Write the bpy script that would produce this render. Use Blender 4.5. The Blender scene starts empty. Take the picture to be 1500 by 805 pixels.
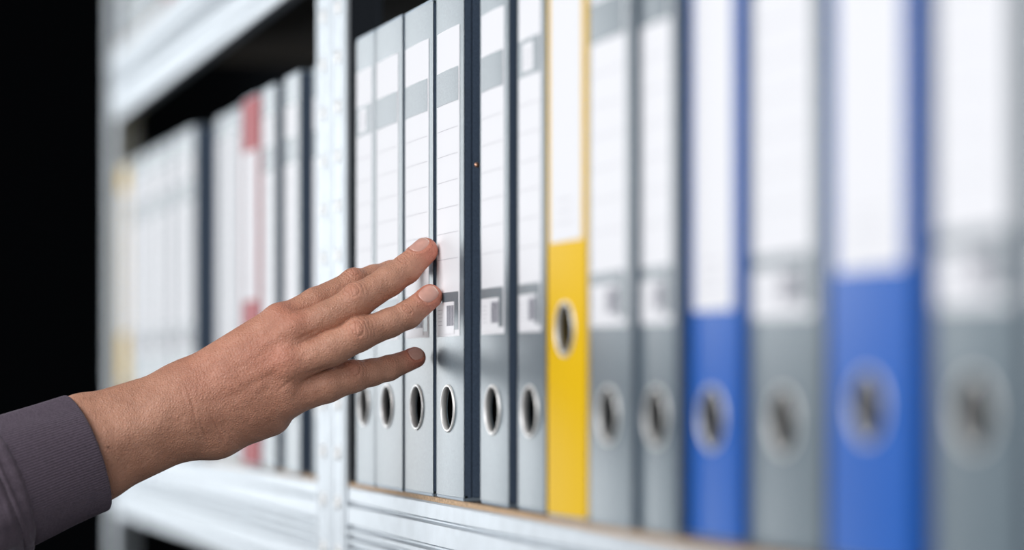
import bpy, bmesh, math, random
import numpy as np
from mathutils import Vector, Matrix

random.seed(7)
rng = np.random.default_rng(7)
C = bpy.context.scene.collection

# ------------------------------------------------------------------ camera model
F = 3413.0                     # focal length in pixels of a 1500 px wide frame
TH = math.radians(18.0)
ct, st, tt = math.cos(TH), math.sin(TH), math.tan(TH)
D = 0.414                      # distance of the camera from the plane of the binder spines
VX, VY = -360.0, 555.0         # where the shelf lines meet
Z0 = 1.25                      # height of the shelf the binders stand on
CAMH = 0.0752
CAM = np.array([0.0, -D, Z0 + CAMH])
RIGHT = np.array([st, ct, 0.0]); UP = np.array([0, 0, 1.0]); FWD = np.array([-ct, st, 0.0])
BH = 0.3195                    # height of a binder

def along(px, p):
    """distance along the shelf of something seen at px that stands p behind the spine plane"""
    return (D + p) * (F / ct**2 / (px - VX) - tt)

# ------------------------------------------------------------------ materials
def new_mat(name):
    m = bpy.data.materials.new(name); m.use_nodes = True
    nt = m.node_tree; b = nt.nodes['Principled BSDF']
    return m, nt, b

def simple(name, col, rough=0.5, metal=0.0, spec=0.5, noise=0.0, nscale=300, bump=0.0, bscale=400, coat=0.0):
    m, nt, b = new_mat(name)
    b.inputs['Base Color'].default_value = (*col, 1)
    b.inputs['Roughness'].default_value = rough
    b.inputs['Metallic'].default_value = metal
    b.inputs['Specular IOR Level'].default_value = spec
    b.inputs['Coat Weight'].default_value = coat
    tc = nt.nodes.new('ShaderNodeTexCoord')
    if noise:
        n = nt.nodes.new('ShaderNodeTexNoise'); n.inputs['Scale'].default_value = nscale; n.inputs['Detail'].default_value = 4
        nt.links.new(tc.outputs['Object'], n.inputs['Vector'])
        r = nt.nodes.new('ShaderNodeValToRGB')
        r.color_ramp.elements[0].position = 0.35; r.color_ramp.elements[1].position = 0.65
        r.color_ramp.elements[0].color = (*[c * (1 - noise) for c in col], 1)
        r.color_ramp.elements[1].color = (*[min(1, c * (1 + noise)) for c in col], 1)
        nt.links.new(n.outputs['Fac'], r.inputs['Fac']); nt.links.new(r.outputs['Color'], b.inputs['Base Color'])
    if bump:
        n2 = nt.nodes.new('ShaderNodeTexNoise'); n2.inputs['Scale'].default_value = bscale; n2.inputs['Detail'].default_value = 3
        nt.links.new(tc.outputs['Object'], n2.inputs['Vector'])
        bp = nt.nodes.new('ShaderNodeBump'); bp.inputs['Strength'].default_value = bump; bp.inputs['Distance'].default_value = 0.0004
        nt.links.new(n2.outputs['Fac'], bp.inputs['Height']); nt.links.new(bp.outputs['Normal'], b.inputs['Normal'])
    return m

M = {}
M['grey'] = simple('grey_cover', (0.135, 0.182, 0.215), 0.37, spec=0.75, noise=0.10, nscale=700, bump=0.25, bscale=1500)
M['yellow'] = simple('yellow_cover', (0.86, 0.53, 0.0), 0.5, spec=0.05, bump=0.2, bscale=900)
M['blue'] = simple('blue_cover', (0.008, 0.115, 0.50), 0.45, spec=0.32, bump=0.2, bscale=900)
M['red'] = simple('red_cover', (0.40, 0.010, 0.022), 0.5, spec=0.12, bump=0.2, bscale=900)
M['side'] = simple('grey_cover_side_shaded', (0.068, 0.098, 0.148), 0.55, spec=0.3, noise=0.18, nscale=1200, bump=0.2, bscale=1500)  # darker base colour on the sides, for the sheen they don't catch
M['paper'] = simple('label_paper', (0.87, 0.875, 0.91), 0.6, spec=0.25)
M['band'] = simple('label_band', (0.155, 0.195, 0.225), 0.42, spec=0.6, noise=0.14, nscale=900)
M['ink'] = simple('label_ink', (0.60, 0.60, 0.64), 0.6, spec=0.2)
M['bars'] = simple('barcode_ink', (0.16, 0.16, 0.21), 0.6, spec=0.2)
M['chrome'] = simple('ring_metal', (0.93, 0.92, 0.90), 0.34, metal=0.35)
M['dull_metal'] = simple('edge_metal', (0.26, 0.32, 0.38), 0.5, metal=0.5)
M['copper'] = simple('copper_rivet', (0.75, 0.42, 0.28), 0.3, metal=0.8)
M['dark'] = simple('inside_shade', (0.008, 0.008, 0.010), 0.8, spec=0.1)  # near-black base colour that puts shade inside the binders
M['pages'] = simple('page_block', (0.55, 0.54, 0.50), 0.85, noise=0.15, nscale=900)
M['steel'] = simple('galvanised_steel', (0.56, 0.61, 0.655), 0.46, metal=0.35, noise=0.06, nscale=60, bump=0.1, bscale=300)
M['chip'] = simple('chipboard', (0.56, 0.38, 0.23), 0.8, noise=0.3, nscale=500)
M['board'] = simple('board_face_shaded', (0.06, 0.045, 0.035), 0.8, noise=0.2, nscale=400)  # chipboard darkened in its base colour to stand for the unlit underside
M['panel'] = simple('dark_side_panel', (0.016, 0.020, 0.026), 0.6, spec=0.2)
M['darkwall'] = simple('dark_wall', (0.006, 0.0075, 0.010), 0.9, spec=0.1)
M['floor'] = simple('floor_paint', (0.05, 0.05, 0.052), 0.6)

# skin
def skin_material():
    m, nt, b = new_mat('skin')
    L = nt.links
    tc = nt.nodes.new('ShaderNodeTexCoord')
    at = nt.nodes.new('ShaderNodeAttribute'); at.attribute_name = 'red'
    n = nt.nodes.new('ShaderNodeTexNoise'); n.inputs['Scale'].default_value = 55; n.inputs['Detail'].default_value = 6
    n.inputs['Roughness'].default_value = 0.65
    L.new(tc.outputs['Object'], n.inputs['Vector'])
    r = nt.nodes.new('ShaderNodeValToRGB')
    r.color_ramp.elements[0].position = 0.30; r.color_ramp.elements[1].position = 0.72
    r.color_ramp.elements[0].color = (0.43, 0.208, 0.135, 1); r.color_ramp.elements[1].color = (0.60, 0.31, 0.21, 1)
    L.new(n.outputs['Fac'], r.inputs['Fac'])
    mx = nt.nodes.new('ShaderNodeMix'); mx.data_type = 'RGBA'
    L.new(at.outputs['Fac'], mx.inputs[0]); L.new(r.outputs['Color'], mx.inputs[6])
    mx.inputs[7].default_value = (0.60, 0.19, 0.125, 1)
    am = nt.nodes.new('ShaderNodeAttribute'); am.attribute_name = 'mole'
    m2 = nt.nodes.new('ShaderNodeMix'); m2.data_type = 'RGBA'; m2.inputs[7].default_value = (0.07, 0.025, 0.015, 1)
    L.new(am.outputs['Fac'], m2.inputs[0]); L.new(mx.outputs[2], m2.inputs[6])
    L.new(m2.outputs[2], b.inputs['Base Color'])
    b.inputs['Roughness'].default_value = 0.47
    b.inputs['Specular IOR Level'].default_value = 0.42
    b.inputs['Subsurface Weight'].default_value = 0.10
    b.inputs['Subsurface Radius'].default_value = (1.0, 0.35, 0.18)
    b.inputs['Subsurface Scale'].default_value = 0.004
    v = nt.nodes.new('ShaderNodeTexVoronoi'); v.inputs['Scale'].default_value = 620; v.feature = 'DISTANCE_TO_EDGE'
    L.new(tc.outputs['Object'], v.inputs['Vector'])
    n2 = nt.nodes.new('ShaderNodeTexNoise'); n2.inputs['Scale'].default_value = 240; n2.inputs['Detail'].default_value = 5
    L.new(tc.outputs['Object'], n2.inputs['Vector'])
    a = nt.nodes.new('ShaderNodeMath'); a.operation = 'MULTIPLY_ADD'; a.inputs[1].default_value = 0.9
    L.new(v.outputs['Distance'], a.inputs[0]); L.new(n2.outputs['Fac'], a.inputs[2])
    bp = nt.nodes.new('ShaderNodeBump'); bp.inputs['Strength'].default_value = 0.8; bp.inputs['Distance'].default_value = 0.0009
    L.new(a.outputs[0], bp.inputs['Height']); L.new(bp.outputs['Normal'], b.inputs['Normal'])
    return m
M['skin'] = skin_material()
M['nail'] = simple('fingernail', (0.62, 0.34, 0.275), 0.33, spec=0.5, noise=0.06, nscale=200)
M['nailtip'] = simple('fingernail_edge', (0.72, 0.53, 0.44), 0.35, spec=0.5)

def cloth_material(name, col, ribbed):
    m, nt, b = new_mat(name); L = nt.links
    tc = nt.nodes.new('ShaderNodeTexCoord')
    n = nt.nodes.new('ShaderNodeTexNoise'); n.inputs['Scale'].default_value = 900; n.inputs['Detail'].default_value = 4
    L.new(tc.outputs['Object'], n.inputs['Vector'])
    r = nt.nodes.new('ShaderNodeValToRGB')
    r.color_ramp.elements[0].position = 0.3; r.color_ramp.elements[1].position = 0.7
    r.color_ramp.elements[0].color = (*[c * 0.8 for c in col], 1); r.color_ramp.elements[1].color = (*[c * 1.25 for c in col], 1)
    L.new(n.outputs['Fac'], r.inputs['Fac']); L.new(r.outputs['Color'], b.inputs['Base Color'])
    b.inputs['Roughness'].default_value = 0.95; b.inputs['Specular IOR Level'].default_value = 0.15
    b.inputs['Sheen Weight'].default_value = 0.5; b.inputs['Sheen Roughness'].default_value = 0.4
    b.inputs['Sheen Tint'].default_value = (0.8, 0.76, 0.85, 1)
    n2 = nt.nodes.new('ShaderNodeTexNoise'); n2.inputs['Scale'].default_value = 1600; n2.inputs['Detail'].default_value = 3
    L.new(tc.outputs['Object'], n2.inputs['Vector'])
    bp = nt.nodes.new('ShaderNodeBump'); bp.inputs['Strength'].default_value = 0.5; bp.inputs['Distance'].default_value = 0.0005
    L.new(n2.outputs['Fac'], bp.inputs['Height']); L.new(bp.outputs['Normal'], b.inputs['Normal'])
    return m
M['cloth'] = cloth_material('sweatshirt_jersey', (0.105, 0.082, 0.105), False)
M['rib'] = cloth_material('ribbed_knit', (0.092, 0.072, 0.094), True)

# ------------------------------------------------------------------ mesh helpers
class MB:
    """collects vertices and faces with material slots, links them as ONE mesh object"""
    def __init__(s): s.v = []; s.f = []; s.m = []; s.mats = []
    def slot(s, mat):
        if mat not in s.mats: s.mats.append(mat)
        return s.mats.index(mat)
    def add(s, vs, fs, mat):
        o = len(s.v); s.v += [tuple(v) for v in vs]; k = s.slot(mat)
        for f in fs: s.f.append([i + o for i in f]); s.m.append(k)
    def box(s, x0, x1, y0, y1, z0, z1, mat, b=0.0):
        if b <= 0:
            vs = [(x, y, z) for x in (x0, x1) for y in (y0, y1) for z in (z0, z1)]
            fs = [(0, 1, 3, 2), (4, 6, 7, 5), (0, 4, 5, 1), (2, 3, 7, 6), (0, 2, 6, 4), (1, 5, 7, 3)]
            s.add(vs, fs, mat); return
        bm = bmesh.new(); bmesh.ops.create_cube(bm, size=1)
        for v in bm.verts:
            v.co = Vector(((x0 + x1) / 2 + v.co.x * (x1 - x0), (y0 + y1) / 2 + v.co.y * (y1 - y0), (z0 + z1) / 2 + v.co.z * (z1 - z0)))
        bmesh.ops.bevel(bm, geom=bm.edges[:], offset=b, segments=2, affect='EDGES')
        bm.verts.index_update()
        s.add([v.co[:] for v in bm.verts], [[v.index for v in f.verts] for f in bm.faces], mat); bm.free()
    def prism_x(s, prof, x0, x1, mat):
        """closed (y,z) outline, counter-clockwise seen from +x, extruded along x"""
        n = len(prof); vs = [(x0, y, z) for y, z in prof] + [(x1, y, z) for y, z in prof]
        fs = [(i, (i + 1) % n, n + (i + 1) % n, n + i) for i in range(n)] + [list(range(n))[::-1], list(range(n, 2 * n))]
        s.add(vs, fs, mat)
    def prism_z(s, prof, z0, z1, mat):
        n = len(prof); vs = [(x, y, z0) for x, y in prof] + [(x, y, z1) for x, y in prof]
        fs = [(i, (i + 1) % n, n + (i + 1) % n, n + i) for i in range(n)] + [list(range(n))[::-1], list(range(n, 2 * n))]
        s.add(vs, fs, mat)
    def build(s, name, parent=None, smooth=False, loc=None, fix=True):
        me = bpy.data.meshes.new(name); me.from_pydata(s.v, [], s.f)
        for m in s.mats: me.materials.append(m)
        me.polygons.foreach_set('material_index', s.m)
        if fix:
            bm = bmesh.new(); bm.from_mesh(me); bmesh.ops.recalc_face_normals(bm, faces=bm.faces[:]); bm.to_mesh(me); bm.free()
        if smooth: me.polygons.foreach_set('use_smooth', [True] * len(me.polygons))
        me.update()
        o = bpy.data.objects.new(name, me); C.objects.link(o)
        if parent: o.parent = parent
        if loc is not None: o.location = loc
        return o

def empty(name, loc, label, cat, group=None):
    o = bpy.data.objects.new(name, None); C.objects.link(o); o.location = loc; o.empty_display_size = 0.02
    o['label'] = label; o['category'] = cat
    if group: o['group'] = group
    return o

# ------------------------------------------------------------------ binders
BOW = 0.0011
def bow(t):          # t in 0..1 across the spine: the spine board bulges a little towards the room
    return -BOW * (1 - (2 * t - 1) ** 2) + 0.0004

DEPTH = 0.285
def make_binder(x0, x1, p, kind, style, label, group, zb=0.0, ring_z=0.0569, lab=None, rivet=False):
    """x0 < x1 world span of the spine, p = how far it stands back on the shelf"""
    w = x1 - x0
    e = empty('ring_binder', ((x0 + x1) / 2, p, Z0 + zb), label, 'binder', group)
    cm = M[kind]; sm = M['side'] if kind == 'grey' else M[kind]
    hw = w / 2; H = BH; zf = 0.0022
    # cover: spine board with its finger hole, hinge strips and the two side boards
    b = MB()
    def X(t): return -hw + w * t
    R = 0.0134; S = 0.0170
    S = min(S, hw - 0.004)
    R = min(R, S - 0.0015)
    t0, t1 = (hw - S) / w, (hw + S) / w
    NB = 4
    ts = [i * t0 / NB for i in range(NB + 1)] + [t0 + (t1 - t0) * i / 8 for i in range(1, 9)] + [t1 + (1 - t1) * i / NB for i in range(1, NB + 1)]
    zs_all = [zf, ring_z - S, ring_z + S, (ring_z + S + H - zf) / 2, H - zf]
    for j in range(len(zs_all) - 1):
        za, zb_ = zs_all[j], zs_all[j + 1]
        for i in range(len(ts) - 1):
            ta, tb = ts[i], ts[i + 1]
            if j == 1 and ta >= t0 - 1e-6 and tb <= t1 + 1e-6: continue
            b.add([(X(ta), bow(ta), za), (X(tb), bow(tb), za), (X(tb), bow(tb), zb_), (X(ta), bow(ta), zb_)], [(0, 1, 2, 3)], cm)
    # square with a round hole
    N = 32
    vs = []
    for i in range(N):
        a = 2 * math.pi * i / N; c_, s_ = math.cos(a), math.sin(a); k = S / max(abs(c_), abs(s_))
        for rr in (k, R):
            x = rr * c_; vs.append((x, bow((x + hw) / w), ring_z + rr * s_))
        vs.append((R * c_, 0.0028, ring_z + R * s_))
    fs = []
    for i in range(N):
        j = (i + 1) % N
        fs.append((3 * i, 3 * j, 3 * j + 1, 3 * i + 1)); fs.append((3 * i + 1, 3 * j + 1, 3 * j + 2, 3 * i + 2))
    b.add(vs, fs, cm)
    # inner face of the spine board
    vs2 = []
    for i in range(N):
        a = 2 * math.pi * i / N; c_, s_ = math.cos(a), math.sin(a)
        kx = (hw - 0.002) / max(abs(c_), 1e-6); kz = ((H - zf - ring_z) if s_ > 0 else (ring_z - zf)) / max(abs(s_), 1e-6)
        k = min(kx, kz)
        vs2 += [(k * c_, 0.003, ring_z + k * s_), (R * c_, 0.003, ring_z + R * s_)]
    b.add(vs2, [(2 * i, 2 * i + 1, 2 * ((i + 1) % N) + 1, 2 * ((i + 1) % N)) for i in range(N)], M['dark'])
    b.box(-hw, hw, 0.0005, 0.003, H - zf - 0.0012, H - zf, cm); b.box(-hw, hw, 0.0005, 0.003, zf, zf + 0.0012, cm)
    for sgn in (-1, 1):
        xa, xb = (hw - 0.0024, hw) if sgn > 0 else (-hw, -hw + 0.0024)
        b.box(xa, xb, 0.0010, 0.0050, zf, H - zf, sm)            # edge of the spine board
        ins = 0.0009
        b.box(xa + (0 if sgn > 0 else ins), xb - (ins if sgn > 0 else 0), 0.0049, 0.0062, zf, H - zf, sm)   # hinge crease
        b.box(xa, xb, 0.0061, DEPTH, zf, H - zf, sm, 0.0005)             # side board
        xi = xa - 0.0003 if sgn > 0 else xb + 0.0003                     # dark lining sheet, added near-black for the shade seen through the finger hole
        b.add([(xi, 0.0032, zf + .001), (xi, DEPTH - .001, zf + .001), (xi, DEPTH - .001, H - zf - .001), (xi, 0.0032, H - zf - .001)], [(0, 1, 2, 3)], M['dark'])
    b.build('cover', e)
    # bright metal edging along the foot and the head
    for k, (za, zb_) in enumerate(((0.0, 0.0024), (H - 0.0024, H))):
        m_ = MB()
        m_.box(-hw + 0.0010, hw - 0.0010, 0.0004, 0.0022, za, zb_, M['dull_metal'], 0.0005)
        for sgn in (-1, 1):
            xa, xb = (hw - 0.0030, hw - 0.0002) if sgn > 0 else (-hw + 0.0002, -hw + 0.0030)
            m_.box(xa, xb, 0.002, 0.24, za, zb_, M['dull_metal'], 0.0004)
        m_.build('edge_strip', e)
    # finger ring: rolled metal grommet
    g = MB(); prof = []
    r_in, r_out = R - 0.0002, min(R + 0.0018, hw - 0.0012)
    for i in range(12):
        a = math.pi * i / 11
        prof.append(((r_in + r_out) / 2 + (r_out - r_in) / 2 * math.cos(a), -0.0011 * math.sin(a) - 0.0006))
    prof.append((r_in, 0.0022)); prof.append((r_in + 0.0004, 0.0022))
    N = 56; vs = []
    for i in range(N):
        a = 2 * math.pi * i / N
        for r, y in prof: vs.append((r * math.cos(a), y, ring_z + r * math.sin(a)))
    n = len(prof); fs = [(i * n + j, ((i + 1) % N) * n + j, ((i + 1) % N) * n + j + 1, i * n + j + 1) for i in range(N) for j in range(n - 1)]
    g.add(vs, fs, M['chrome']); g.build('finger_ring', e, smooth=True)
    # pages clamped inside
    pg = MB(); pg.box(-hw + 0.006, hw - 0.010, 0.200, DEPTH - 0.012, 0.008, 0.300, M['pages'], 0.001); pg.build('page_block', e)
    if rivet:
        rv = MB(); N_ = 16; pr = [(0.0016, 0.0), (0.0014, 0.0005), (0.0008, 0.0008), (0.0, 0.0009)]; vs = []
        for i in range(N_):
            a = 2 * math.pi * i / N_
            for r_, h_ in pr: vs.append((hw + h_, 0.0088 + r_ * math.cos(a), 0.207 + r_ * math.sin(a)))
        rv.add(vs, [(i * 4 + j, ((i + 1) % N_) * 4 + j, ((i + 1) % N_) * 4 + j + 1, i * 4 + j + 1) for i in range(N_) for j in range(3)], M['copper'])
        o_ = rv.build('rivet', e, smooth=True); o_['label'] = 'small copper rivet'
    # spine label
    if style:
        l = MB()
        def patch(ta, tb, za, zb_, off, mat, n=6):
            vs = []; fs = []
            for i in range(n + 1):
                t = ta + (tb - ta) * i / n
                for z in (za, zb_): vs.append((X(t), bow(t) - off, z))
            for i in range(n): fs.append((2 * i, 2 * i + 2, 2 * i + 3, 2 * i + 1))
            l.add(vs, fs, mat)
        a0, a1 = 0.055, 0.885
        if style in ('form', 'form_box'):
            zt, zbm = 0.2945, 0.1020
            patch(a0, a1, zbm, zt, 0.00015, M['paper'])
            patch(a0 + 0.01, a1 - 0.035, 0.248, 0.2690, 0.00030, M['band'])
            if style == 'form_box':
                patch(a0 + 0.19, a1 - 0.24, 0.2505, 0.2665, 0.00040, M['paper'])
                cx = (a0 + a1) / 2 - 0.02
                for q in range(3):
                    patch(cx - 0.075, cx + 0.085, 0.2542 + q * 0.0036, 0.2551 + q * 0.0036, 0.00048, M['ink'], 2)
            z = 0.2316
            while z > 0.14:
                patch(a0 + 0.03, a1 - 0.04, z, z + 0.00038, 0.00030, M['ink']); z -= 0.01625
            patch(a0 + 0.01, a1 - 0.035, 0.1060, 0.1296, 0.00030, M['band'])
            patch(a0 + 0.01, a1 - 0.16, 0.1035, 0.1235, 0.00040, M['paper'])
            t = a0 + 0.42
            for q in range(9):
                wd = (0.012, 0.022, 0.010, 0.028, 0.012, 0.018, 0.010, 0.024, 0.012)[q]
                patch(t, t + wd, 0.1085, 0.1212, 0.00048, M['bars'], 1); t += wd + 0.011
            for q in range(5):
                patch(a0 + 0.08, a0 + 0.26 - 0.03 * (q % 2), 0.109 + q * 0.0024, 0.1094 + q * 0.0024, 0.00048, M['ink'], 1)
        else:                                 # plain tall white label
            zt, zbm = lab if lab else (0.300, 0.107)
            patch(0.10, 0.90, zbm, zt, 0.00015, M['paper'])
            for q in range(3):
                patch(0.30, 0.70, zbm + 0.010 + q * 0.006, zbm + 0.0105 + q * 0.006, 0.0003, M['ink'])
        l.build('spine_label', e)
    return e

def row(specs, group, zb=0.0):
    """specs: (left px, right px, p or None, colour, style, label, extras)"""
    prev_end = None; prev_px = None
    for (a, b_, p, kind, style, label, ex) in specs:
        if p is None:                          # abuts its neighbour and stands back: the sliver of side tells how far
            p = prev_end / (F / ct**2 / (a - VX) - tt) - D
        La, Lb = along(a, p), along(b_, p)
        if prev_end is not None: La = min(La, prev_end - 0.0009)
        make_binder(-La, -Lb, p, kind, style, label, group, zb, **ex)
        prev_end = Lb

GM = 'lever arch binders on the near bay of the shelf'
row([
 (520, 547.5, -.0028, 'grey', 'form_box', 'grey binder right beside the steel posts, its finger hole half under the little finger', {}),
 (548.5, 587.5, -.0025, 'grey', 'form', 'second grey binder from the steel posts, lined label, behind the fingers', {}),
 (590.5, 632.5, -.0013, 'grey', 'form', 'grey binder crossed by the middle fingers, ring just below the little fingertip', {}),
 (637, 677.5, 0.0, 'grey', 'form', 'grey binder with barcode label that the fingertips press, standing proud of its neighbour', dict(rivet=True)),
 (702, 743, .004, 'grey', 'form', 'grey binder set back just to the near side of the touched one', {}),
 (757, 797, .005, 'grey', 'form_box', 'grey binder with small boxed label, directly left of the yellow binder', {}),
 (800, 858, -.001, 'yellow', 'plain', 'bright yellow binder with white label and high finger ring among the grey ones', dict(ring_z=0.102, lab=(0.300, 0.149))),
 (861, 925, -.0015, 'grey', 'form', 'blurred grey binder directly right of the yellow binder', {}),
 (929, 990, .002, 'grey', 'form', 'blurred grey binder between another grey one and the first blue binder', {}),
 (994, 1081, .008, 'blue', 'plain', 'blurred blue binder, the farther and narrower looking of the two blue ones', dict(lab=(0.300, 0.107), ring_z=0.0569)),
 (1096, 1204, .012, 'grey', 'form', 'blurred grey binder standing between the two blue binders', {}),
 (1213, 1336, .010, 'blue', 'plain', 'large blurred bright blue binder, the nearer of the two blue ones', dict(lab=(0.300, 0.119), ring_z=0.064)),
 (1364, 1497, .014, 'grey', 'form', 'heavily blurred grey binder to the right of the nearer blue one', dict(ring_z=0.063)),
 (1512, 1690, .016, 'grey', 'form', 'grey binder cut off by the right edge of the photo', dict(ring_z=0.063)),
], GM)

GL = 'binders on the far bay of the shelf'
row([
 (174, 186, -.012, 'yellow', 'plain', 'yellow binder at the far end of the shelf beside the last post', dict(lab=(0.290, 0.127), ring_z=0.06)),
 (187, 200, -.012, 'grey', 'form', 'blurred grey binder directly right of the far yellow binder', {}),
 (201, 215, -.012, 'grey', 'form', 'blurred grey binder, second after the far yellow binder', {}),
 (216, 231, -.012, 'grey', 'form', 'blurred grey binder, third after the far yellow binder', {}),
 (232, 248, -.012, 'grey', 'form', 'blurred grey binder, fourth after the far yellow binder', {}),
 (251, 267, -.012, 'grey', 'form', 'blurred grey binder, second before the wide dark gap in the far bay', {}),
 (268, 283, -.012, 'grey', 'form', 'blurred grey binder showing its dark side at the wide gap in the far bay', {}),
 (316, 332, -.002, 'grey', 'plain', 'blurred binder with white label just after the wide dark gap', dict(lab=(0.298, 0.10))),
 (334, 351, -.002, 'grey', 'plain', 'blurred binder with white label directly left of the red binder', dict(lab=(0.298, 0.10))),
 (353, 378, -.007, 'red', 'plain', 'red binder with long white label in the far bay', dict(lab=(0.272, 0.143), ring_z=0.08)),
 (382, 402, -.006, 'grey', 'form', 'blurred grey binder directly right of the red binder', {}),
 (415, 437, -.005, 'grey', 'form', 'blurred grey binder, second after the red one, dark side exposed toward the post', {}),
 (457, 481, .002, 'grey', 'form', 'grey binder mostly hidden behind the steel posts', {}),
], GL)
PITCH = 0.4715
GU = 'binders on the top shelf of the far bay'
# the shelf above: only the feet of the binders show
ups = [(177, 190, 'grey', 'binder foot on the upper shelf right beside the far end post'),
       (191, 205, 'grey', 'second binder foot on the upper shelf from the far end post'),
       (206, 221, 'grey', 'third binder foot on the upper shelf from the far end post'),
       (222, 236, 'grey', 'binder foot on the upper shelf directly left of the red one'),
       (239, 261, 'red', 'red binder on the upper shelf, only its foot in view'),
       (263, 284, 'grey', 'binder just past the red one on the upper shelf')]
row([(a, b_, -.003, k, 'plain', l, {}) for a, b_, k, l in ups], GU, zb=PITCH)

# ------------------------------------------------------------------ shelving
RAIL_H = 0.0855
def rail_profile():
    y = -0.003; g = 0.0028
    pts = [(y + 0.0012, -0.0030), (y, -0.0042), (y, -0.0135), (y + g, -0.0150), (y + g, -0.0158), (y - 0.0006, -0.0172), (y - 0.0006, -0.0300)]
    z = -0.0300
    for k in range(4):
        pts += [(y + g, z - 0.0016), (y + g, z - 0.0028), (y - 0.0006, z - 0.0042), (y - 0.0006, z - 0.0070)]
        z -= 0.0070
    pts += [(y - 0.0006, -0.0700), (y + g, -0.0715), (y + g, -0.0725), (y, -0.0740), (y, -RAIL_H + 0.001), (y + 0.001, -RAIL_H), (0.010, -RAIL_H), (0.010, -RAIL_H + 0.0015),
            (0.0035, -RAIL_H + 0.0015), (0.0035, -0.0045), (0.025, -0.0045), (0.025, -0.0030)]
    return pts
def post_mesh(x0, x1, flange_right, zt):
    """angle-section upright, front face towards -y, pressed ribs, two flanges"""
    y = -0.0045; w = x1 - x0
    b = MB(); t = 0.0018; dpt = 0.034
    fr = [(0, y), (0.16, y), (0.22, y + 0.0012), (0.28, y), (0.40, y), (0.60, y), (0.72, y), (0.78, y + 0.0012), (0.84, y), (1.0, y)]
    pf = [(x0 + a * w, yy) for a, yy in fr]
    if flange_right:
        prof = pf + [(x1, y + dpt), (x1 - t, y + dpt), (x1 - t, y + t + 0.0012), (x0, y + t + 0.0012)]
    else:
        prof = pf + [(x1, y + t + 0.0012), (x0 + t, y + t + 0.0012), (x0 + t, y + dpt), (x0, y + dpt)]
    b.prism_z(prof, -Z0, zt, M['steel'])
    # keyhole rims as raised dimples, in brighter metal to put in their highlights
    z = -Z0 + 0.03; xc = (x0 + x1) / 2
    while z < zt - 0.02:
        vs = []; N = 20; prof2 = [(1.0, 0.0), (0.9, -0.0010), (0.74, -0.0012), (0.6, -0.0004)]
        for i in range(N):
            a = 2 * math.pi * i / N
            for k, yy in prof2: vs.append((xc + 0.0050 * k * math.cos(a), y + yy, z + 0.0050 * k * math.sin(a) * 1.15))
        n = 4; fs = [(i * n + j, ((i + 1) % N) * n + j, ((i + 1) % N) * n + j + 1, i * n + j + 1) for i in range(N) for j in range(n - 1)]
        b.add(vs, fs, M['chrome'])
        b.add([vs[i * n + 3] for i in range(N)], [list(range(N))], M['chrome'])
        z += 0.0365
    return b

def rack(xl, xr, label, levels, panel=False):
    e = empty('shelving_rack', ((xl + xr) / 2, 0.15, 0), label, 'shelving rack', 'steel shelving bays')
    off = Vector((-(xl + xr) / 2, -0.15, Z0))
    pw = 0.0455; zt = 1.05
    for k, (a, b_) in enumerate(((xl, xl + pw), (xr - pw, xr))):
        post_mesh(a, b_, k == 1, zt).build('upright_post', e, loc=off)
        bb = MB(); y = 0.305
        if k == 0: prof = [(a, y), (a, y - 0.034), (a + .002, y - 0.034), (a + .002, y - .002), (b_, y - .002), (b_, y)]
        else: prof = [(a, y), (a, y - .002), (b_ - .002, y - .002), (b_ - .002, y - .034), (b_, y - .034), (b_, y)]
        bb.prism_z(prof, -Z0, zt, M['steel']); bb.build('upright_post', e, loc=off)
    for z in levels:
        r = MB(); r.prism_x([(y, zz + z) for y, zz in rail_profile()], xl + pw + .0003, xr - pw - .0003, M['steel']); r.build('front_rail', e, loc=off)
        r = MB(); r.box(xl + pw, xr - pw, 0.290, 0.302, z - RAIL_H, z - 0.005, M['steel'], 0.001); r.build('back_rail', e, loc=off)
        r = MB(); r.box(xl + 0.004, xr - 0.004, 0.036, 0.268, z - 0.0029, z, M['board'])
        r.box(xl + pw + .0005, xr - pw - .0005, -0.0020, 0.0015, z - 0.0029, z, M['chip']); r.box(xl + pw + .0005, xr - pw - .0005, 0.0015, 0.037, z - 0.0029, z, M['board']); r.box(xl + pw + .0005, xr - pw - .0005, 0.267, 0.300, z - 0.0029, z, M['board'])
        r.build('shelf_board', e, loc=off)
    if panel:
        r = MB(); r.box(xl + pw - 0.0018, xl + pw - 0.0006, -0.0010, 0.0200, -Z0, zt - 0.01, M['panel']); r.box(xl + pw - 0.0018, xl + pw + 0.0016, 0.0200, 0.0230, -Z0, zt - 0.01, M['panel'])
        r.build('side_panel', e, loc=off)
    return e
XM = -(along(483.5, -.0045))
rack(-(along(158, -.0045)), XM - 0.0004, 'galvanised steel shelving bay on the far left, its posts and rails blurred', (-2 * PITCH, -PITCH, 0, PITCH))
rack(XM + 0.0004, XM + 1.135, 'galvanised steel shelving bay on the near right carrying the sharp binders', (-2 * PITCH, -PITCH, 0, PITCH), panel=True)

# ------------------------------------------------------------------ the arm
def P(u, v, z):
    """point seen at (u, v), z mm in front of the 1.48 m plane -> mm in the arm's own frame"""
    zd = 1480.0 - z
    return np.array([(u - 750) * zd / F, (VY - v) * zd / F, z], dtype=np.float64)
PX = 1480.0 / F     # mm per pixel there

def cone(a, b, ra, rb): return (P(*a), P(*b), ra * PX, rb * PX)

def d_cone(Q, c):
    a, b, ra, rb = c
    ab = b - a; t = np.clip(((Q - a) @ ab) / (ab @ ab), 0, 1)
    dd = Q - a - t[:, None] * ab
    return np.sqrt((dd * dd).sum(1)) - (ra + (rb - ra) * t)
def smin(a, b, k):
    h = np.maximum(k - np.abs(a - b), 0) / k
    return np.minimum(a, b) - h * h * k * 0.25

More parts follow.
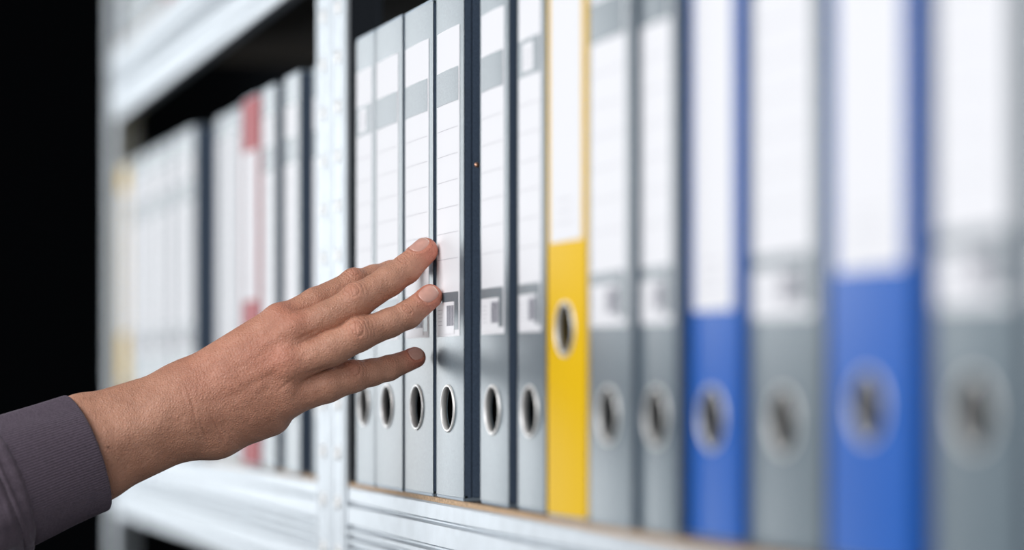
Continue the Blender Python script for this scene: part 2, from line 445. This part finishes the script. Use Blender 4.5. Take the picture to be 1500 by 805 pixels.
def tipz(u, r, p=0.0):  # depth at which a fingertip of radius r (px) seen at u touches a spine standing p back
    zd = F * ((D + p) * 1000 - r * PX) / ((u - VX) * ct)
    return 1480 - zd

FN = {}
FN['index'] = [(410, 474, 9, 25), (462, 443, 2, 21.5), (520, 415, -8, 20), (548, 406, -15, 18), (572, 399, -21, 17), (607, 387, tipz(607, 15.5), 15.5)]
FN['middle'] = [(425, 489, 16, 26), (481, 463, 17, 22.5), (523, 441, 14, 24.2), (570, 411, 8, 22.2), (595, 394, 4, 21), (622.5, 367, tipz(622.5, 19.3), 19.3)]
FN['ring'] = [(425, 534, 18, 26), (488, 509, 20, 25), (526, 490, 20, 23.6), (571, 472.5, 16, 20.6), (597, 461, 13, 19.8), (630.5, 434, tipz(630.5, 18), 17.6)]
FN['little'] = [(420, 581, 8, 28.5), (478, 562, 6, 27), (517, 551, 1, 23), (545, 545, -3, 19.4), (569, 539, -8, 18.2), (608.5, 523.5, -18, 15.4)]
fingers = {}
for k, pts in FN.items():
    fingers[k] = [cone(a[:3], b_[:3], a[3], b_[3]) for a, b_ in zip(pts[:-1], pts[1:])]
thumb = [cone((290, 585, -14), (345, 545, -30), 40, 30), cone((345, 545, -30), (405, 512, -42), 27, 23), cone((405, 512, -42), (452, 492, -50), 23, 18)]
palm = [
 cone((268, 566, 4), (408, 473, 9), 31, 25),
 cone((274, 585, 8), (425, 490, 15), 32, 26),
 cone((280, 605, 8), (424, 535, 16), 32, 26),
 cone((288, 625, 3), (418, 582, 8), 34, 29),
 cone((272, 575, 6), (418, 482, 10), 28, 25), cone((280, 596, 8), (420, 512, 13), 28, 26), cone((285, 616, 5), (418, 560, 10), 28, 27),
 cone((312, 633, -4), (395, 607, -2), 35, 31),
 cone((300, 590, -10), (405, 530, -6), 32, 28),
]
arm = [
 cone((118, 616, 14), (268, 568, 2), 34, 31), cone((131, 655, 16), (277, 600, 5), 50, 45), cone((146, 693, 13), (286, 632, 1), 36, 31),
 cone((35, 662, 24), (118, 616, 14), 30, 34), cone((35, 690, 25), (131, 655, 16), 40, 50), cone((40, 715, 23), (146, 693, 13), 30, 36),
]
bumps = [  # (centre, radius px, blend mm)
 (P(236, 600, 16), 20, 10), (P(410, 464, 14), 13, 9), (P(434, 480, 21.5), 14, 9), (P(424, 525, 22.5), 14, 9), (P(415, 572, 15), 13, 9),
 (P(522, 433, 17), 16, 6), (P(525, 484, 23.5), 15, 6), (P(516, 547, 5), 13, 6), (P(516, 409, -5), 12, 6),
 (P(322, 640, 2), 26, 9),
]
tendons = [cone((275, 560, 14), (408, 460, 16), 5, 5), cone((280, 577, 18.5), (434, 476, 25), 5, 5), cone((285, 598, 18.5), (422, 524, 26), 5, 5), cone((292, 618, 12), (413, 572, 18), 5, 5),
           cone((300, 560, 15), (352, 540, 20), 4.2, 4.2), cone((352, 540, 21), (385, 505, 21), 4.0, 3.6), cone((330, 600, 18), (385, 560, 23), 4, 4)]

def sdf(Q):
    d = d_cone(Q, palm[0])
    for c in palm[1:]: d = smin(d, d_cone(Q, c), 9.0)
    a = d_cone(Q, arm[0])
    for c in arm[1:]: a = smin(a, d_cone(Q, c), 9.0)
    d = smin(d, a, 13.0)
    for (c, r, k) in bumps[:5]: d = smin(d, np.sqrt(((Q - c) ** 2).sum(1)) - r * PX, k)
    d = smin(d, np.sqrt(((Q - bumps[9][0]) ** 2).sum(1)) - bumps[9][1] * PX, bumps[9][2])
    for c in tendons: d = smin(d, d_cone(Q, c), 3.9)
    out = None
    for i, (name, cs) in enumerate(fingers.items()):
        f = d_cone(Q, cs[0])
        for c in cs[1:]: f = smin(f, d_cone(Q, c), 2.6)
        c, r, k = bumps[{'middle': 5, 'ring': 6, 'little': 7, 'index': 8}[name]]
        f = smin(f, np.sqrt(((Q - c) ** 2).sum(1)) - r * PX, k)
        w = smin(d, f, 5.0)
        out = w if out is None else smin(out, w, 0.7)
    f = d_cone(Q, thumb[0])
    for c in thumb[1:]: f = smin(f, d_cone(Q, c), 3.0)
    return smin(out, smin(d, f, 8.0), 0.7)

def sdf_chunk(Q, n=1500000):
    return np.concatenate([sdf(Q[i:i + n]) for i in range(0, len(Q), n)])

def grad(Q, e=0.12):
    g = np.zeros_like(Q)
    for k in ((1, -1, -1), (-1, -1, 1), (-1, 1, -1), (1, 1, 1)):
        k = np.array(k, dtype=float); g += k * sdf_chunk(Q + k * e)[:, None]
    return g / np.maximum(np.linalg.norm(g, axis=1, keepdims=True), 1e-9)

def surface_nets(lo, hi, h):
    n = [int((hi[k] - lo[k]) / h) + 1 for k in range(3)]
    ax = [lo[k] + h * np.arange(n[k]) for k in range(3)]
    # coarse pass, then only the cells near the skin
    G = np.full(n, 99.0, dtype=np.float32)
    hb = 8
    cx = [np.arange(0, n[k], hb) for k in range(3)]
    cc = np.stack(np.meshgrid(*[ax[k][0] + h * (cx[k] + hb / 2) for k in range(3)], indexing='ij'), -1).reshape(-1, 3)
    dc = sdf_chunk(cc); ids = np.stack(np.meshgrid(*cx, indexing='ij'), -1).reshape(-1, 3)
    rad = hb * h * 0.87 + 2.5 * h
    inside = dc < -rad
    for (i, j, k) in ids[inside]: G[i:i + hb, j:j + hb, k:k + hb] = -99
    near = ids[np.abs(dc) <= rad]
    loc = np.stack(np.meshgrid(range(hb), range(hb), range(hb), indexing='ij'), -1).reshape(-1, 3)
    I = (near[:, None, :] + loc[None]).reshape(-1, 3)
    ok = (I < np.array(n)).all(1); I = I[ok]
    G[I[:, 0], I[:, 1], I[:, 2]] = sdf_chunk(np.array(lo) + h * I)
    S = G < 0
    cnt = np.zeros([m - 1 for m in n], dtype=np.int8)
    for dx in (0, 1):
        for dy in (0, 1):
            for dz in (0, 1):
                cnt += S[dx:n[0] - 1 + dx, dy:n[1] - 1 + dy, dz:n[2] - 1 + dz]
    act = (cnt > 0) & (cnt < 8)
    A = np.argwhere(act); idx = -np.ones(act.shape, dtype=np.int64); idx[act] = np.arange(len(A))
    acc = np.zeros((len(A), 3)); num = np.zeros(len(A))
    corners = [(a, b_, c) for a in (0, 1) for b_ in (0, 1) for c in (0, 1)]
    for p in corners:
        for k in range(3):
            if p[k] == 1: continue
            q = list(p); q[k] = 1; p_ = np.array(p); q_ = np.array(q)
            v0 = G[tuple((A + p_).T)]; v1 = G[tuple((A + q_).T)]
            m = (v0 < 0) != (v1 < 0); t = np.where(m, v0 / np.where(m, v0 - v1, 1), 0)
            pos = p_ + t[:, None] * (q_ - p_)
            acc[m] += pos[m]; num[m] += 1
    V = np.array(lo) + h * (A + acc / num[:, None])
    faces = []
    for k in range(3):
        a, b_ = [(1, 2), (2, 0), (0, 1)][k]
        sl0 = [slice(None)] * 3; sl1 = [slice(None)] * 3; sl0[k] = slice(0, -1); sl1[k] = slice(1, None)
        ch = S[tuple(sl0)] != S[tuple(sl1)]
        E = np.argwhere(ch); E = E[(E[:, a] > 0) & (E[:, b_] > 0) & (E[:, a] < n[a] - 1) & (E[:, b_] < n[b_] - 1)]
        ea = np.zeros(3, int); ea[a] = 1; eb = np.zeros(3, int); eb[b_] = 1
        c = [idx[tuple((E - ea - eb).T)], idx[tuple((E - eb).T)], idx[tuple(E.T)], idx[tuple((E - ea).T)]]
        q = np.stack(c, 1); flip = ~S[tuple(E.T)]
        q[flip] = q[flip][:, ::-1]; faces.append(q)
    return V, np.concatenate(faces)

def subdivide(V, Fq):
    E = np.concatenate([Fq[:, [i, (i + 1) % 4]] for i in range(4)]); Es = np.sort(E, 1)
    U, inv = np.unique(Es, axis=0, return_inverse=True); inv = inv.reshape(-1)
    m = len(Fq); nv = len(V)
    mid = (V[U[:, 0]] + V[U[:, 1]]) / 2; fc = V[Fq].mean(1)
    e = [nv + inv[i * m:(i + 1) * m] for i in range(4)]; c = nv + len(U) + np.arange(m)
    q = [np.stack([Fq[:, i], e[i], c, e[(i + 3) % 4]], 1) for i in range(4)]
    return np.concatenate([V, mid, fc]), np.concatenate(q)

lo = P(-20, 775, 0); lo[2] = -75; hi = P(665, 320, 0); hi[2] = 52
V, Fq = surface_nets(lo, hi, 1.25)
for _ in range(2):
    V -= sdf_chunk(V)[:, None] * grad(V)
V, Fq = subdivide(V, Fq)
V -= sdf_chunk(V)[:, None] * grad(V)
V, Fq = subdivide(V, Fq)
Nn = grad(V)
V -= sdf_chunk(V)[:, None] * Nn

# creases, wrinkles and redness on the dorsal side
def unit(v): return v / np.linalg.norm(v)
def wob(V, s, ph):   # cheap smooth noise
    return (np.sin(V @ np.array([s, 0.7 * s, -0.4 * s]) + ph) + np.sin(V @ np.array([-0.6 * s, 1.3 * s, 0.5 * s]) + 1.7 * ph) + np.sin(V @ np.array([0.3 * s, -0.8 * s, 1.5 * s]) + 2.3 * ph)) / 3
disp = np.zeros(len(V)); red = np.zeros(len(V))
dors = {'index': 50, 'middle': 40, 'ring': 22, 'little': 28}
frames = {}
for name, pts in FN.items():
    for ji, (j, big) in enumerate(((2, True), (4, False))):
        c = P(*pts[j][:3]); ax = unit(P(*pts[j + 1][:3]) - P(*pts[j - 1][:3])); r = pts[j][3] * PX
        upv = unit(np.cross(np.array([0, 0, 1.0]), ax)); zf_ = unit(np.cross(ax, upv)); a = math.radians(dors[name])
        dn = unit(upv * math.sin(a) + zf_ * math.cos(a)); lat = unit(np.cross(ax, dn))
        rel = V - c; s = rel @ ax; t = rel @ lat; nd = Nn @ dn
        m = np.clip(nd * 1.5 - 0.1, 0, 1) * (np.linalg.norm(rel, axis=1) < r * 2.3)
        s2 = s + 0.7 * wob(V, 0.55, ji + len(name))
        tn = t / r; sn = (s + 0.55 * wob(V, 0.75, 2.0 * ji + len(name))) / r
        def groove(x, wd): return np.exp(-(x * r / wd) ** 2)
        if big:
            env = np.exp(-(s / (r * 0.60)) ** 2) * np.exp(-(t / (r * 0.75)) ** 2)
            isl = np.sqrt((sn / 0.36) ** 2 + (tn / 0.56) ** 2) + 0.07 * wob(V, 1.1, 4.0)
            g_ = 0.44 * groove((isl - 1) * 0.38, 0.42)                                   # fold round an oval cushion
            g_ += 0.26 * groove(sn + 0.02 + 0.10 * np.sin(tn * 5), 0.36) * (np.abs(tn) < 0.45)
            g_ += 0.20 * groove(sn - 0.19 - 0.08 * tn, 0.30) * np.exp(-(tn / 0.35) ** 4)
            for o_, d_ in ((0.60, .34), (0.80, .20), (1.00, .10), (-0.58, .30), (-0.80, .17), (-1.02, .10)):
                arc = sn - o_ + math.copysign(0.34, o_) * tn * tn
                g_ += d_ * groove(arc, 0.40) * np.exp(-(tn / (0.80 + 0.1 * o_)) ** 4)
            disp += m * (0.38 * env - g_)
            red += m * env * 0.25
        else:
            env = np.exp(-(s / (r * 0.45)) ** 2) * np.exp(-(t / (r * 0.80)) ** 2)
            isl = np.sqrt((sn / 0.22) ** 2 + (tn / 0.50) ** 2) + 0.10 * wob(V, 1.3, 1.0)
            g_ = 0.40 * groove((isl - 1) * 0.24, 0.36)
            for o_, d_ in ((0.02, .16), (0.40, .20), (-0.42, .22), (-0.60, .10)):
                arc = sn - o_ + math.copysign(0.22, o_) * tn * tn
                g_ += d_ * groove(arc, 0.34) * np.exp(-(tn / 0.72) ** 4)
            disp += m * (0.12 * env - g_)
            red += m * env * 0.12
    # fingertip flush
    tipc = P(*pts[-1][:3]); dt = np.linalg.norm(V - tipc, axis=1)
    red += 0.85 * np.exp(-np.maximum(dt - 5, 0) ** 2 / 60.0)
    frames[name] = (tipc, ax)
def crease(pa, pb, depth, width):    # groove between two points on the dorsal skin
    a, b_ = P(*pa), P(*pb); ab = b_ - a
    t = np.clip(((V - a) @ ab) / (ab @ ab), 0, 1); q = V - a - t[:, None] * ab
    dd = np.sqrt((q[:, :2] ** 2).sum(1)) + 0.35 * wob(V, 0.5, 1.0)
    front = np.clip(Nn[:, 2] * 3, 0, 1)
    return -depth * np.exp(-(dd / width) ** 2) * front * np.sin(np.pi * np.clip(t, 0.02, 0.98)) ** 0.5
for (pa, pb, dp, wd) in [((300, 612, 0), (312, 652, 0), .55, .9), ((316, 606, 0), (338, 656, 0), .6, .8), ((328, 618, 0), (350, 652, 0), .35, .8), ((290, 588, 0), (300, 640, 0), .35, 1.0),
                         ((272, 566, 0), (285, 600, 0), .3, .8), ((280, 562, 0), (296, 600, 0), .25, .8), ((410, 574, 0), (447, 547, 0), .3, 1.1),
                         ((446, 549, 0), (500, 534, 0), .5, 1.0), ((440, 498, 0), (472, 484, 0), .5, 1.1), ((430, 458, 0), (462, 449, 0), .35, 1.0)]:
    disp += crease(pa, pb, dp, wd)
# fine skin folds over the back of the hand
bk = np.exp(-(((V - P(360, 565, 0))[:, :2] / 36.0) ** 2).sum(1)) * np.clip(Nn[:, 2], 0, 1)
uax = unit(P(420, 520, 0) - P(280, 600, 0))
disp += bk * 0.075 * np.sin((V @ uax) * 3.1 + 1.6 * wob(V, 0.5, 2.0))
disp += bk * 0.36 * wob(V, 0.26, 5.0)
for (u, v, z, rr, am) in [(412, 455, 17, 10, .30), (436, 470, 25, 9, .26), (422, 522, 27, 10, .22), (395, 520, 22, 14, .2), (300, 560, 10, 20, .15)]:
    red += am * np.exp(-(np.linalg.norm(V - P(u, v, z), axis=1) / rr) ** 2)
red += 0.25 * np.exp(-(np.linalg.norm(V - P(360, 530, 15), axis=1) / 45) ** 2)

# nails
nails = []
NS = {'index': (5.6, 5.0, 50, 0), 'middle': (6.7, 5.9, 46, -1.6), 'ring': (6.4, 5.6, 18, -1.4), 'little': (5.2, 4.7, 24, -1.3)}
for name, (hl, hwid, ang, sh) in NS.items():
    pts = FN[name]; c = P(*pts[-1][:3]); ax = unit(P(*pts[-1][:3]) - P(*pts[-2][:3])); r = pts[-1][3] * PX
    upv = unit(np.cross(np.array([0, 0, 1.0]), ax)); zf_ = unit(np.cross(ax, upv)); a = math.radians(ang)
    dn = unit(upv * math.sin(a) + zf_ * math.cos(a)); lat = unit(np.cross(ax, dn))
    nails.append((name, c + ax * sh, ax, dn, lat, hl, hwid, r))
    rel = V - (c + ax * sh); s = rel @ ax / hl; t = rel @ lat / hwid; nd = Nn @ dn
    q = (np.abs(s) ** 3 + np.abs(t) ** 3) ** (1 / 3.0)
    m = (nd > -0.1) * (np.linalg.norm(rel, axis=1) < r * 2)
    disp += m * (0.42 * np.exp(-((q - 1.17) / 0.10) ** 2) * np.clip(1.2 - s, 0, 1) - 0.42 * np.clip(1.02 - q, 0, 0.2) / 0.2)
V2 = V + Nn * disp[:, None]
red = np.clip(red, 0, 0.95)

def to_world(Q):
    X = Q[:, 0] / 1000; Y = Q[:, 1] / 1000; Zd = (1480 - Q[:, 2]) / 1000
    return CAM + X[:, None] * RIGHT + Y[:, None] * UP + Zd[:, None] * FWD

mb_v = [V2]; mb_f = [Fq]; mats = [np.zeros(len(Fq), int)]; base = len(V2); extra_red = []
for (name, c, ax, dn, lat, hl, hwid, r) in nails:
    NSG = 22
    S_, T_ = np.meshgrid(np.linspace(-1, 1, NSG), np.linspace(-1, 1, NSG), indexing='ij')
    # square -> rounded outline
    ex_ = 2.6
    k = np.maximum(np.abs(S_), np.abs(T_)); nrm = (np.abs(S_) ** ex_ + np.abs(T_) ** ex_) ** (1 / ex_); kk = np.where(nrm > 0, k / np.maximum(nrm, 1e-9), 1)
    Sx, Tx = S_ * kk, T_ * kk
    Tx = Tx * (1.0 + 0.05 * Sx)
    Q = c + (Sx * hl)[..., None] * ax + (Tx * hwid)[..., None] * lat; Q = Q.reshape(-1, 3) + dn * r * 1.7
    for _ in range(30): Q = Q - dn * np.clip(sdf(Q), 0, 5)[:, None] * 0.9
    kq = k.reshape(-1)
    off = 0.10 - 0.55 * np.clip((kq - 0.88) / 0.12, 0, 1) ** 2
    # the free edge lifts a little from the fingertip
    off = off + 0.45 * np.clip(Sx.reshape(-1) - 0.55, 0, 1)
    Qn = Q + dn * off[:, None]
    ii = np.arange(NSG * NSG).reshape(NSG, NSG)
    f = np.stack([ii[:-1, :-1], ii[1:, :-1], ii[1:, 1:], ii[:-1, 1:]], -1).reshape(-1, 4) + base
    sc_ = Sx[:-1, :-1].reshape(-1)
    mats.append(np.where(sc_ > 0.80 - 0.10 * np.abs(Tx[:-1, :-1].reshape(-1)), 2, 1)); mb_v.append(Qn); mb_f.append(f); base += len(Qn)
AV = np.concatenate(mb_v); AF = np.concatenate(mb_f); AM = np.concatenate(mats)
ORG = P(200, 640, 0)
W = to_world(AV); ORGW = to_world(ORG[None])[0]
me = bpy.data.meshes.new('person')
me.from_pydata((W - ORGW).tolist(), [], AF.tolist())
for k in ('skin', 'nail', 'nailtip'): me.materials.append(M[k])
me.polygons.foreach_set('material_index', AM.tolist())
me.polygons.foreach_set('use_smooth', [True] * len(AF))
attr = me.attributes.new('red', 'FLOAT', 'POINT')
mo = me.attributes.new('mole', 'FLOAT', 'POINT')
q_ = P(159.5, 654.5, 34); mo.data.foreach_set('value', (np.exp(-(((AV - q_)[:, :2] ** 2).sum(1) / 0.75 ** 2)) * (AV[:, 2] > 15)).astype(np.float64))
rr_ = np.zeros(len(AV)); rr_[:len(V2)] = red; attr.data.foreach_set('value', rr_)
me.update()
person = bpy.data.objects.new('person', me); C.objects.link(person); person.location = ORGW
person['label'] = 'right hand and forearm in a dark grey-purple sweatshirt sleeve reaching to touch a grey binder'
person['category'] = 'person'

# ------------------------------------------------------------------ sleeve
def tube(name, stations, nseg, radial, mat, parent, cap=False, axis=None, skew=None):
    """stations: (centre(3 mm), half height, half depth); radial(phi, i, s) extra mm"""
    n = len(stations); cs = np.array([s_[0] for s_ in stations]); vs = []
    L = np.concatenate([[0], np.cumsum(np.linalg.norm(np.diff(cs, axis=0), axis=1))])
    for i, (c, A_, B_) in enumerate(stations):
        a = cs[min(i + 1, n - 1)] - cs[max(i - 1, 0)]
        a = unit(a) if axis is None else axis
        e1 = unit(np.cross(a, np.array([0, 0, 1.0]))); 
        if e1[1] < 0: e1 = -e1
        e2 = unit(np.cross(a, e1)); 
        if e2[2] < 0: e2 = -e2
        ph = 2 * np.pi * np.arange(nseg) / nseg
        ex = radial(ph, i, L[i])
        vs.append(c + ((A_ + ex) * np.cos(ph))[:, None] * e1 + ((B_ + ex) * np.sin(ph))[:, None] * e2 - axd * (np.sin(ph) * (skew(i, L[i]) if skew else 0.0))[:, None])
    Vv = np.concatenate(vs); W_ = to_world(Vv) - ORGW
    i = np.arange(n - 1)[:, None]; j = np.arange(nseg)[None]
    f = np.stack([i * nseg + j, i * nseg + (j + 1) % nseg, (i + 1) * nseg + (j + 1) % nseg, (i + 1) * nseg + j], -1).reshape(-1, 4).tolist()
    if cap: f.append(list(range((n - 1) * nseg, n * nseg)))
    b = MB(); b.add(W_.tolist(), f, mat)
    return b.build(name, parent, smooth=True)

def lerp_path(pts, ts):
    pts = np.array(pts, dtype=float); k = np.linspace(0, 1, len(pts))
    return np.stack([np.interp(ts, k, pts[:, j]) for j in range(pts.shape[1])], 1)

# main sleeve (towards the elbow)
cuffA, cuffB = P(124, 665, 15), P(10, 707, 27)
axd = unit(cuffB - cuffA)
sl = []
key = [(P(17, 705, 26.5), 38.6, 31.5), (P(9, 708, 27.5), 43.0, 35.5), (P(0, 712, 28), 45.0, 38), (P(-25, 722, 30), 48.0, 41), (P(-70, 738, 34), 51, 43), (P(-150, 765, 42), 54, 46),
       (P(-300, 815, 56), 58, 50), (P(-480, 875, 72), 62, 54), (P(-640, 930, 88), 66, 58), (P(-668, 940, 90), 50, 46), (P(-674, 942, 91), 20, 18)]
NSL = 120
tt_ = np.concatenate([np.linspace(0, 0.42, 60), np.linspace(0.43, 1, 60)])
kk_ = np.linspace(0, 1, len(key))
for t in tt_:
    c = np.array([np.interp(t, kk_, [k_[0][j] for k_ in key]) for j in range(3)])
    sl.append((c, np.interp(t, kk_, [k_[1] for k_ in key]), np.interp(t, kk_, [k_[2] for k_ in key])))
def folds(ph, i, s):
    g = min(1.0, s / 18.0)
    f = 1.5 * np.sin(3 * ph + s * 0.09) + 1.1 * np.sin(7 * ph - s * 0.13 + 1) + 0.7 * np.sin(13 * ph + s * 0.05)
    gather = 0.16 * np.sin(31 * ph + 0.6 * np.sin(3 * ph)) * math.exp(-s / 11.0)
    seam = 1.5 * math.exp(-((s - 5.5) / 1.6) ** 2) - 1.0 * math.exp(-((s - 9.0) / 1.3) ** 2) + 0.8 * math.exp(-((s - 12.0) / 1.5) ** 2)
    stitch = 0.35 * np.sign(np.sin(90 * ph)) * math.exp(-((s - 9.0) / 0.9) ** 2)
    return f * g * (1 + min(s, 120) / 120.0) + gather + seam + stitch
sleeve = tube('sleeve', sl, 360, folds, M['cloth'], person, cap=True, skew=lambda i, s_: 6.5 * math.exp(-s_ / 60.0))

# ribbed cuff, rolled at the wrist
cf = []
NR = 146
for i in range(9):                     # inside the cuff, then the rolled lip
    t = i / 8.0
    cf.append((cuffA + axd * (14 - 14 * t), 35.2, 27.8))
lipn = 8
for i in range(1, lipn + 1):
    a = math.pi * i / lipn
    cf.append((cuffA - axd * (1.7 * math.sin(a)), 36.9 - 1.7 * math.cos(a), 29.5 - 1.7 * math.cos(a)))
Lc = np.linalg.norm(cuffB - cuffA)
for i in range(1, 46):
    t = i / 45.0
    cf.append((cuffA + (cuffB - cuffA) * t, 38.6 + 3.2 * t - 0.6 * math.sin(math.pi * t), 31.2 + 3.0 * t))
def ribs(ph, i, s):
    amp = 0.19 if i > 10 else 0.12
    sag = 0.8 * np.sin(2 * ph + 1.0) * min(1, max(0, s - 20) / 30) + 0.45 * np.sin(5 * ph + s * 0.06)
    return amp * np.sin(NR * ph + 0.15 * math.sin(s * 0.2)) + sag * (1 if i > 10 else 0.5)
tube('cuff', cf, NR * 8, ribs, M['rib'], sleeve, axis=axd, skew=lambda i, s_: 6.5)

# ------------------------------------------------------------------ room
def struct(name, x0, x1, y0, y1, z0, z1, mat):
    b = MB(); b.box(x0, x1, y0, y1, z0, z1, mat); o = b.build(name); o['kind'] = 'structure'; return o
struct('floor', -7, 3, -3.2, 0.9, -0.1, -0.0005, M['floor'])
struct('wall_back', -7, 3, 0.62, 0.72, 0.0, 3.0, M['darkwall'])
struct('wall_far', -7.1, -7.0, -3.2, 0.9, 0.0, 3.0, M['darkwall'])
struct('ceiling', -7, 3, -3.2, 0.9, 3.0, 3.1, M['floor'])

# ------------------------------------------------------------------ lights
def area(name, loc, target, sx, sy, power, col):
    l = bpy.data.lights.new(name, 'AREA'); l.shape = 'RECTANGLE'; l.size = sx; l.size_y = sy; l.energy = power; l.color = col
    o = bpy.data.objects.new(name, l); C.objects.link(o); o.location = loc
    o.rotation_euler = (Vector(target) - Vector(loc)).to_track_quat('-Z', 'Y').to_euler()
    return o
area('window_light', (-4.6, -1.15, 1.57), (-1.2, 0.0, 1.38), 1.1, 1.35, 31, (0.93, 0.97, 1.0))
area('aisle_light', (-0.9, -2.2, 2.5), (-1.5, 0.0, 1.30), 2.2, 1.2, 62, (0.99, 0.99, 1.0))
area('room_fill', (1.0, -1.4, 1.75), (-1.4, 0.0, 1.35), 1.8, 1.6, 25, (0.96, 0.98, 1.0))

w = bpy.data.worlds.new('World'); bpy.context.scene.world = w; w.use_nodes = True
bg = w.node_tree.nodes['Background']; bg.inputs[0].default_value = (0.35, 0.42, 0.55, 1); bg.inputs[1].default_value = 0.02

# ------------------------------------------------------------------ camera
cd = bpy.data.cameras.new('Camera'); cam = bpy.data.objects.new('Camera', cd); C.objects.link(cam)
cam.location = CAM; cam.rotation_euler = (math.pi / 2, 0, math.pi / 2 - TH)
cd.sensor_width = 36; cd.lens = F * 36 / 1500; cd.shift_y = (VY - 402.5) / 1500
cd.clip_start = 0.05
cd.dof.use_dof = True; cd.dof.focus_distance = 1.478; cd.dof.aperture_fstop = 2.1; cd.dof.aperture_blades = 0
bpy.context.scene.camera = cam
sc = bpy.context.scene
sc.view_settings.view_transform = 'Standard'; sc.view_settings.look = 'None'; sc.view_settings.gamma = 1; sc.view_settings.use_curve_mapping = False
sc.view_settings.exposure = 0.0
